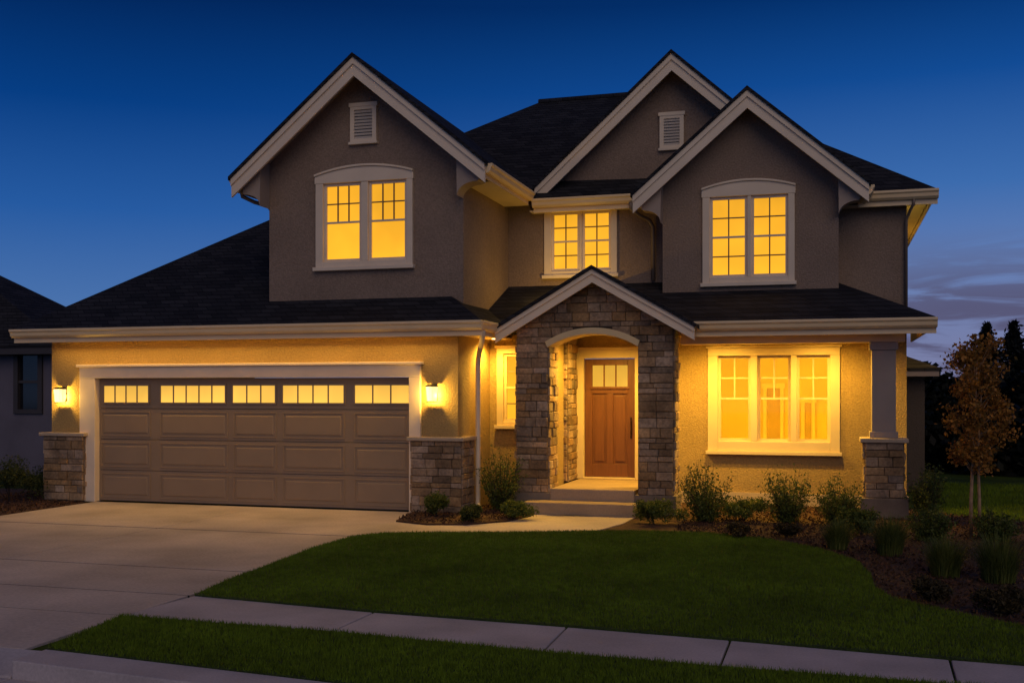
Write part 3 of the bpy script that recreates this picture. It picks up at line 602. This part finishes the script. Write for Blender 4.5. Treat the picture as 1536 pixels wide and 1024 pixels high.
# ------------------------------------------------------------------ PLANTS
def leafy(name,loc,h,w,lm,label,stems=22,per=26,ls=.045):
    r=empty(name,loc,label,'shrub'); st=MB(); C=[]
    for k in range(stems):
        a=random.uniform(0,6.283); rad=w/2*math.sqrt(random.uniform(.02,1))*random.uniform(.85,1.12); hh=h*random.uniform(.45,1.08)*(1-.3*min(1,rad/(w/2))**2)
        tip=Vector((math.cos(a)*rad,math.sin(a)*rad,hh)); mid=Vector((tip.x*.5,tip.y*.5,hh*.45)); b=Vector((tip.x*.15,tip.y*.15,0))
        st.tube([b,mid,tip],.006,4,.002)
        for q in range(per):
            t=random.uniform(.10,1); p=(b*(1-t)+mid*t)*(1-t)+(mid*(1-t)+tip*t)*t
            C.append(p+Vector([random.gauss(0,w*.045) for _ in range(3)]))
    C=np.array(C); C[:,2]=np.maximum(C[:,2],.02); V,Fa=leaves(C,ls,ls*.42,.6)
    np_obj('foliage',V,Fa,M[lm],r); WORLD[r.name]=np.zeros(3); st.build('stems',M['dbark'],r,origin=(0,0,0)); return r
def mound(name,loc,h,w,lm,label,n=900,ls=.04,cat='shrub'):
    r=empty(name,loc,label,cat); lumps=[(random.gauss(0,w*.2),random.gauss(0,w*.2),h*random.uniform(.3,.72),random.uniform(.5,1)) for _ in range(15)]
    C=[]
    for q in range(n):
        lx,ly,lz,s=random.choice(lumps); d=Vector([random.gauss(0,1) for _ in range(3)]).normalized()*random.uniform(.4,1.2)*w*.26*s
        C.append((lx+d.x,ly+d.y,max(.015,lz+d.z*min(1,h/w)*1.15)))
    V,Fa=leaves(np.array(C),ls,ls*.42,.5); np_obj('foliage',V,Fa,M[lm],r)
    WORLD[r.name]=np.zeros(3); st=MB()
    for q in range(7): l=random.choice(lumps); st.tube([(0,0,0),(l[0]*.5,l[1]*.5,l[2]*.5),(l[0],l[1],l[2])],.007,4,.003)
    st.build('stems',M['dbark'],r,origin=(0,0,0)); return r
def tuft(loc,h,w,label,n=900,m='blade'):
    V=[];Fq=[]
    for k in range(n):
        a=random.uniform(0,6.283); q=math.sqrt(random.uniform(.0,1)); b0=w*.20*q; a2=a+random.gauss(0,.5); out=w*.36*q*random.uniform(.5,1.35); hh=h*random.uniform(.5,1.1)*(1-.25*q*q); wd=random.uniform(.003,.005)
        ca,sa=math.cos(a2),math.sin(a2); bx,by=b0*math.cos(a),b0*math.sin(a); b=len(V); dr=.25+.8*q*random.uniform(.4,1.3)
        for i in range(6):
            t=i/5; rr_=out*t**1.6; z=hh*((1+dr)*t-dr*t*t); ww=wd*(1-.9*t)
            V+=[(bx+ca*rr_-sa*ww,by+sa*rr_+ca*ww,max(z,.0)),(bx+ca*rr_+sa*ww,by+sa*rr_-ca*ww,max(z,.0))]
        Fq+=[(b+2*i,b+2*i+1,b+2*i+3,b+2*i+2) for i in range(5)]
    return tag(np_obj('ornamental_grass',np.array(V),np.array(Fq),M[m],loc=loc),label,'ornamental grass')
def at(u,v,z=0): x,y=G(u,v); return (x,y,z)
PL=[('m',656,777,40,50,'leaf_g','low rounded green shrub in front of the stone pier right of the garage door'),
('m',708,785,30,38,'leaf_d','smallest dark shrub at the front edge of the island bed by the garage'),
('l',752,768,94,78,'leaf_g','tall bushy green shrub beside the downspout left of the stone entry'),
('m',768,780,34,52,'leaf_g','low spreading shrub at the foot of the tall bush left of the steps'),
('m',981,786,46,64,'leaf_g','rounded green shrub just right of the front steps'),
('l',1060,782,88,96,'leaf_g','wide leafy shrub with upright stems left of the triple window'),
('m',1116,781,38,70,'leaf_g','low broad shrub under the left part of the triple window'),
('l',1180,784,82,84,'leaf_g','leafy upright shrub growing below the middle of the triple window'),
('m',1107,805,24,42,'leaf_m','small dark shrub at the lawn edge below the low broad shrub'),
('m',1180,806,22,38,'leaf_m','tiny dark shrub at the lawn edge in front of the upright leafy shrub'),
('l',1258,787,74,78,'leaf_g','leafy shrub just left of the stone porch pier'),
('t',1256,824,46,66,'','small green grass clump nearest the lawn left of the porch pier'),
('m',1292,802,44,60,'leaf_g','rounded shrub in front of the stone porch pier'),
('t',1335,832,62,84,'','green ornamental grass in front of the porch pier, right of a rounded shrub'),
('l',1391,780,88,64,'leaf_g','narrow upright leafy shrub beside the right corner of the house'),
('l',1394,812,52,74,'leaf_g','low loose shrub between the porch pier and the young tree'),
('t',1418,864,62,98,'','arching ornamental grass in the mulch in front of the young tree'),
('t',1498,872,76,114,'','largest arching ornamental grass at the far right of the mulch bed'),
('m',1396,902,40,64,'leaf_m','dark low shrub near the lawn curve at the right'),
('m',1512,922,46,68,'leaf_m','dark low shrub at the bottom right corner of the bed'),
('l',1496,812,48,76,'leaf_g','low loose shrub just right of the young tree trunks'),
('m',14,752,66,84,'leaf_d','dark bushy shrub in front of the neighbouring house'),
('m',66,742,44,60,'leaf_d','low dark shrub against the left corner of the garage')]
for kd,u,v,hp,wp,lm,lab in PL:
    x,y=G(u,v); t=H/(v-HZ); zz=.02 if y>13 and x<-4 else 0
    if kd=='m': mound('shrub',(x,y,zz),hp*t,wp*t,lm,lab,n=int(1900+wp*30),ls=.044)
    elif kd=='l': leafy('shrub',(x,y,zz),hp*t*1.02,wp*t,lm,lab,stems=66,per=66,ls=.044)
    else: tuft((x,y,zz),hp*t,wp*t,lab)
# young tree
tb=at(1463,806); tr=empty('young_tree',tb,'young tree with russet leaves and two slim pale trunks in the mulch bed','tree'); WORLD[tr.name]=np.zeros(3)
m1=MB().tube([(-.055,0,0),(-.05,0,.5),(-.03,.0,1.0),(0,0,1.6),(.02,0,2.3)],.026,8,.008); C=[]
for k in range(84):
    z=random.uniform(.95,2.5); f=(z-.9)/1.6; rad=.41*(math.sin(min(1,f*1.35+.25)*math.pi*.62))*(1-.62*max(0,f-.35))*random.uniform(.7,1.25); a=random.uniform(0,6.283); q=math.sqrt(random.uniform(.12,1))
    p=Vector((math.cos(a)*rad*q+.02,math.sin(a)*rad*q,z+random.gauss(0,.05))); zb=max(.8,z-.3*q-.1)
    m1.tube([(-.02+.02*(zb-1),0,zb),tuple((p+Vector((0,0,zb)))*.5),tuple(p)],.006,4,.002)
    sg=random.uniform(.035,.08)
    for j in range(random.randint(45,95)): C.append(p+Vector([random.gauss(0,sg) for _ in range(3)]))
m1.build('trunk',M['bark'],tr,smooth=True,origin=(0,0,0))
MB().tube([(.055,.02,0),(.05,.02,.5),(.035,.02,1.0),(.05,.03,1.5),(.08,.03,1.9)],.024,8,.007).build('trunk',M['bark'],tr,smooth=True,origin=(0,0,0))
V,Fa=leaves(np.array(C),.057,.036,-.2); np_obj('crown',V,Fa,M['leaf_r'],tr)
# background trees
def broad(loc,h,w,label,n=2600):
    r=empty('broadleaf_tree',loc,label,'tree','dark trees behind the house'); WORLD[r.name]=np.zeros(3); C=[]; t=MB().tube([(0,0,0),(.05,0,h*.3),(0,.05,h*.7)],.12,7,.03)
    for k in range(40):
        z=random.uniform(.04,.95); rad=w/2*math.sin(min(1,z*.85+.18)*math.pi)**.5; a=random.uniform(0,6.283); q=math.sqrt(random.random())
        p=Vector((math.cos(a)*rad*q,math.sin(a)*rad*q,z*h)); t.tube([(0,0,h*z*.6),tuple(p)],.03,4,.01)
        for j in range(n//40): C.append(p+Vector([random.gauss(0,w*.08) for _ in range(3)]))
    t.build('trunk',M['dbark'],r,origin=(0,0,0)); V,Fa=leaves(np.array(C),.28,.17,0); np_obj('crown',V,Fa,M['leaf_b'],r); return r
for u,Y,vt,wp,lab in ((1385,36,548,100,'dark leafy tree beyond the right corner of the house'),(1437,40,558,120,'low dark tree in the background left of the young tree'),(1490,44,562,120,'dark leafy tree in the background behind the young tree'),(1537,38,568,110,'dark background tree nearest the right edge of the photo'),(1415,28,612,110,'lower dark background tree between the house and the young tree'),(1500,27,626,130,'low dark background tree right behind the young tree trunks')):
    s=Y/D(u); broad((px(u,Y),Y,-.05),H+s*(590-vt),wp*s,lab)
def conifer(loc,h,w,label):
    r=empty('conifer',loc,label,'tree'); WORLD[r.name]=np.zeros(3); t=MB().tube([(0,0,0),(0,0,h*.98)],.13,7,.015); C=[]
    for k in range(34):
        f=k/33; z=h*(.12+.86*f); rad=w/2*(1-f)**.8*random.uniform(.75,1.1)+.05
        for b in range(11):
            a=random.uniform(0,6.283); rb=rad*random.uniform(.7,1.1); tip=Vector((math.cos(a)*rb,math.sin(a)*rb,z-.25*rb))
            t.tube([(0,0,z),tuple(tip)],.02,3,.006)
            for j in range(12): q=random.uniform(.15,1); C.append(Vector((0,0,z))*(1-q)+tip*q+Vector([random.gauss(0,.07) for _ in range(3)]))
    t.build('trunk',M['dbark'],r,origin=(0,0,0)); V,Fa=leaves(np.array(C),.32,.10,-.3); np_obj('crown',V,Fa,M['leaf_b'],r)
for u,Y,vt,wp,lab in ((1480,58,484,120,'pointed conifer silhouetted just right of the young tree top'),(1521,55,482,130,'pointed conifer silhouetted nearest the right edge of the photo')):
    s=Y/D(u); conifer((px(u,Y),Y,-.05),H+s*(590-vt),wp*s,lab)
# ------------------------------------------------------------------ NEIGHBOURS
nb=empty('neighbour_house',(-20.5,22,0),'dark neighbouring house partly seen left of the garage, one dark window','house')
yn=20.4; x0,x1=px(27,yn),px(60,yn); z0,z1=pz(44,615,yn),pz(44,530,yn)
w=MB(); wallgrid(w,-27,-16.75,-.05,2.9,yn,yn+.2,[(x0,x1,z0,z1)]); w.box(-16.95,-16.75,yn+.2,23.4,-.05,2.9); w.build('wall',M['nwall'],nb)
c=(-16.45,20.0,2.95); c2=(-16.45,23.6,2.95); rg=(-21.3,21.8,5.45); m=MB(); m.slab([c,rg,(-28,21.8,5.45),(-28,20.0,2.95)],.06); m.slab([c,c2,rg],.06); m.slab([c2,(-28,23.6,2.95),(-28,21.8,5.45),rg],.06); m.build('roof',M['shingle'],nb)
MB().box(-28,-16.47,20.02,20.09,2.74,2.885).box(-28,-16.55,20.1,yn-.002,2.74,2.765).build('fascia',M['ntrim'],nb)
m=MB()
m.box(x0-.09,x0+.03,yn-.05,yn+.1,z0-.08,z1+.08).box(x1-.03,x1+.09,yn-.05,yn+.1,z0-.08,z1+.08).box(x0+.03,x1-.03,yn-.049,yn+.1,z1-.02,z1+.08).box(x0+.03,x1-.03,yn-.049,yn+.1,z0-.08,z0+.02).box(x0+.03,x1-.03,yn-.02,yn+.1,(z0+z1)/2-.03,(z0+z1)/2+.03)
wn=m.build('window',M['ntrim'],nb); MB().box(x0+.02,x1-.02,yn+.04,yn+.05,z0,z1).build('pane',M['dpane'],wn)
S.view_settings.view_transform='Standard'; S.view_settings.look='None'; S.view_settings.exposure=0
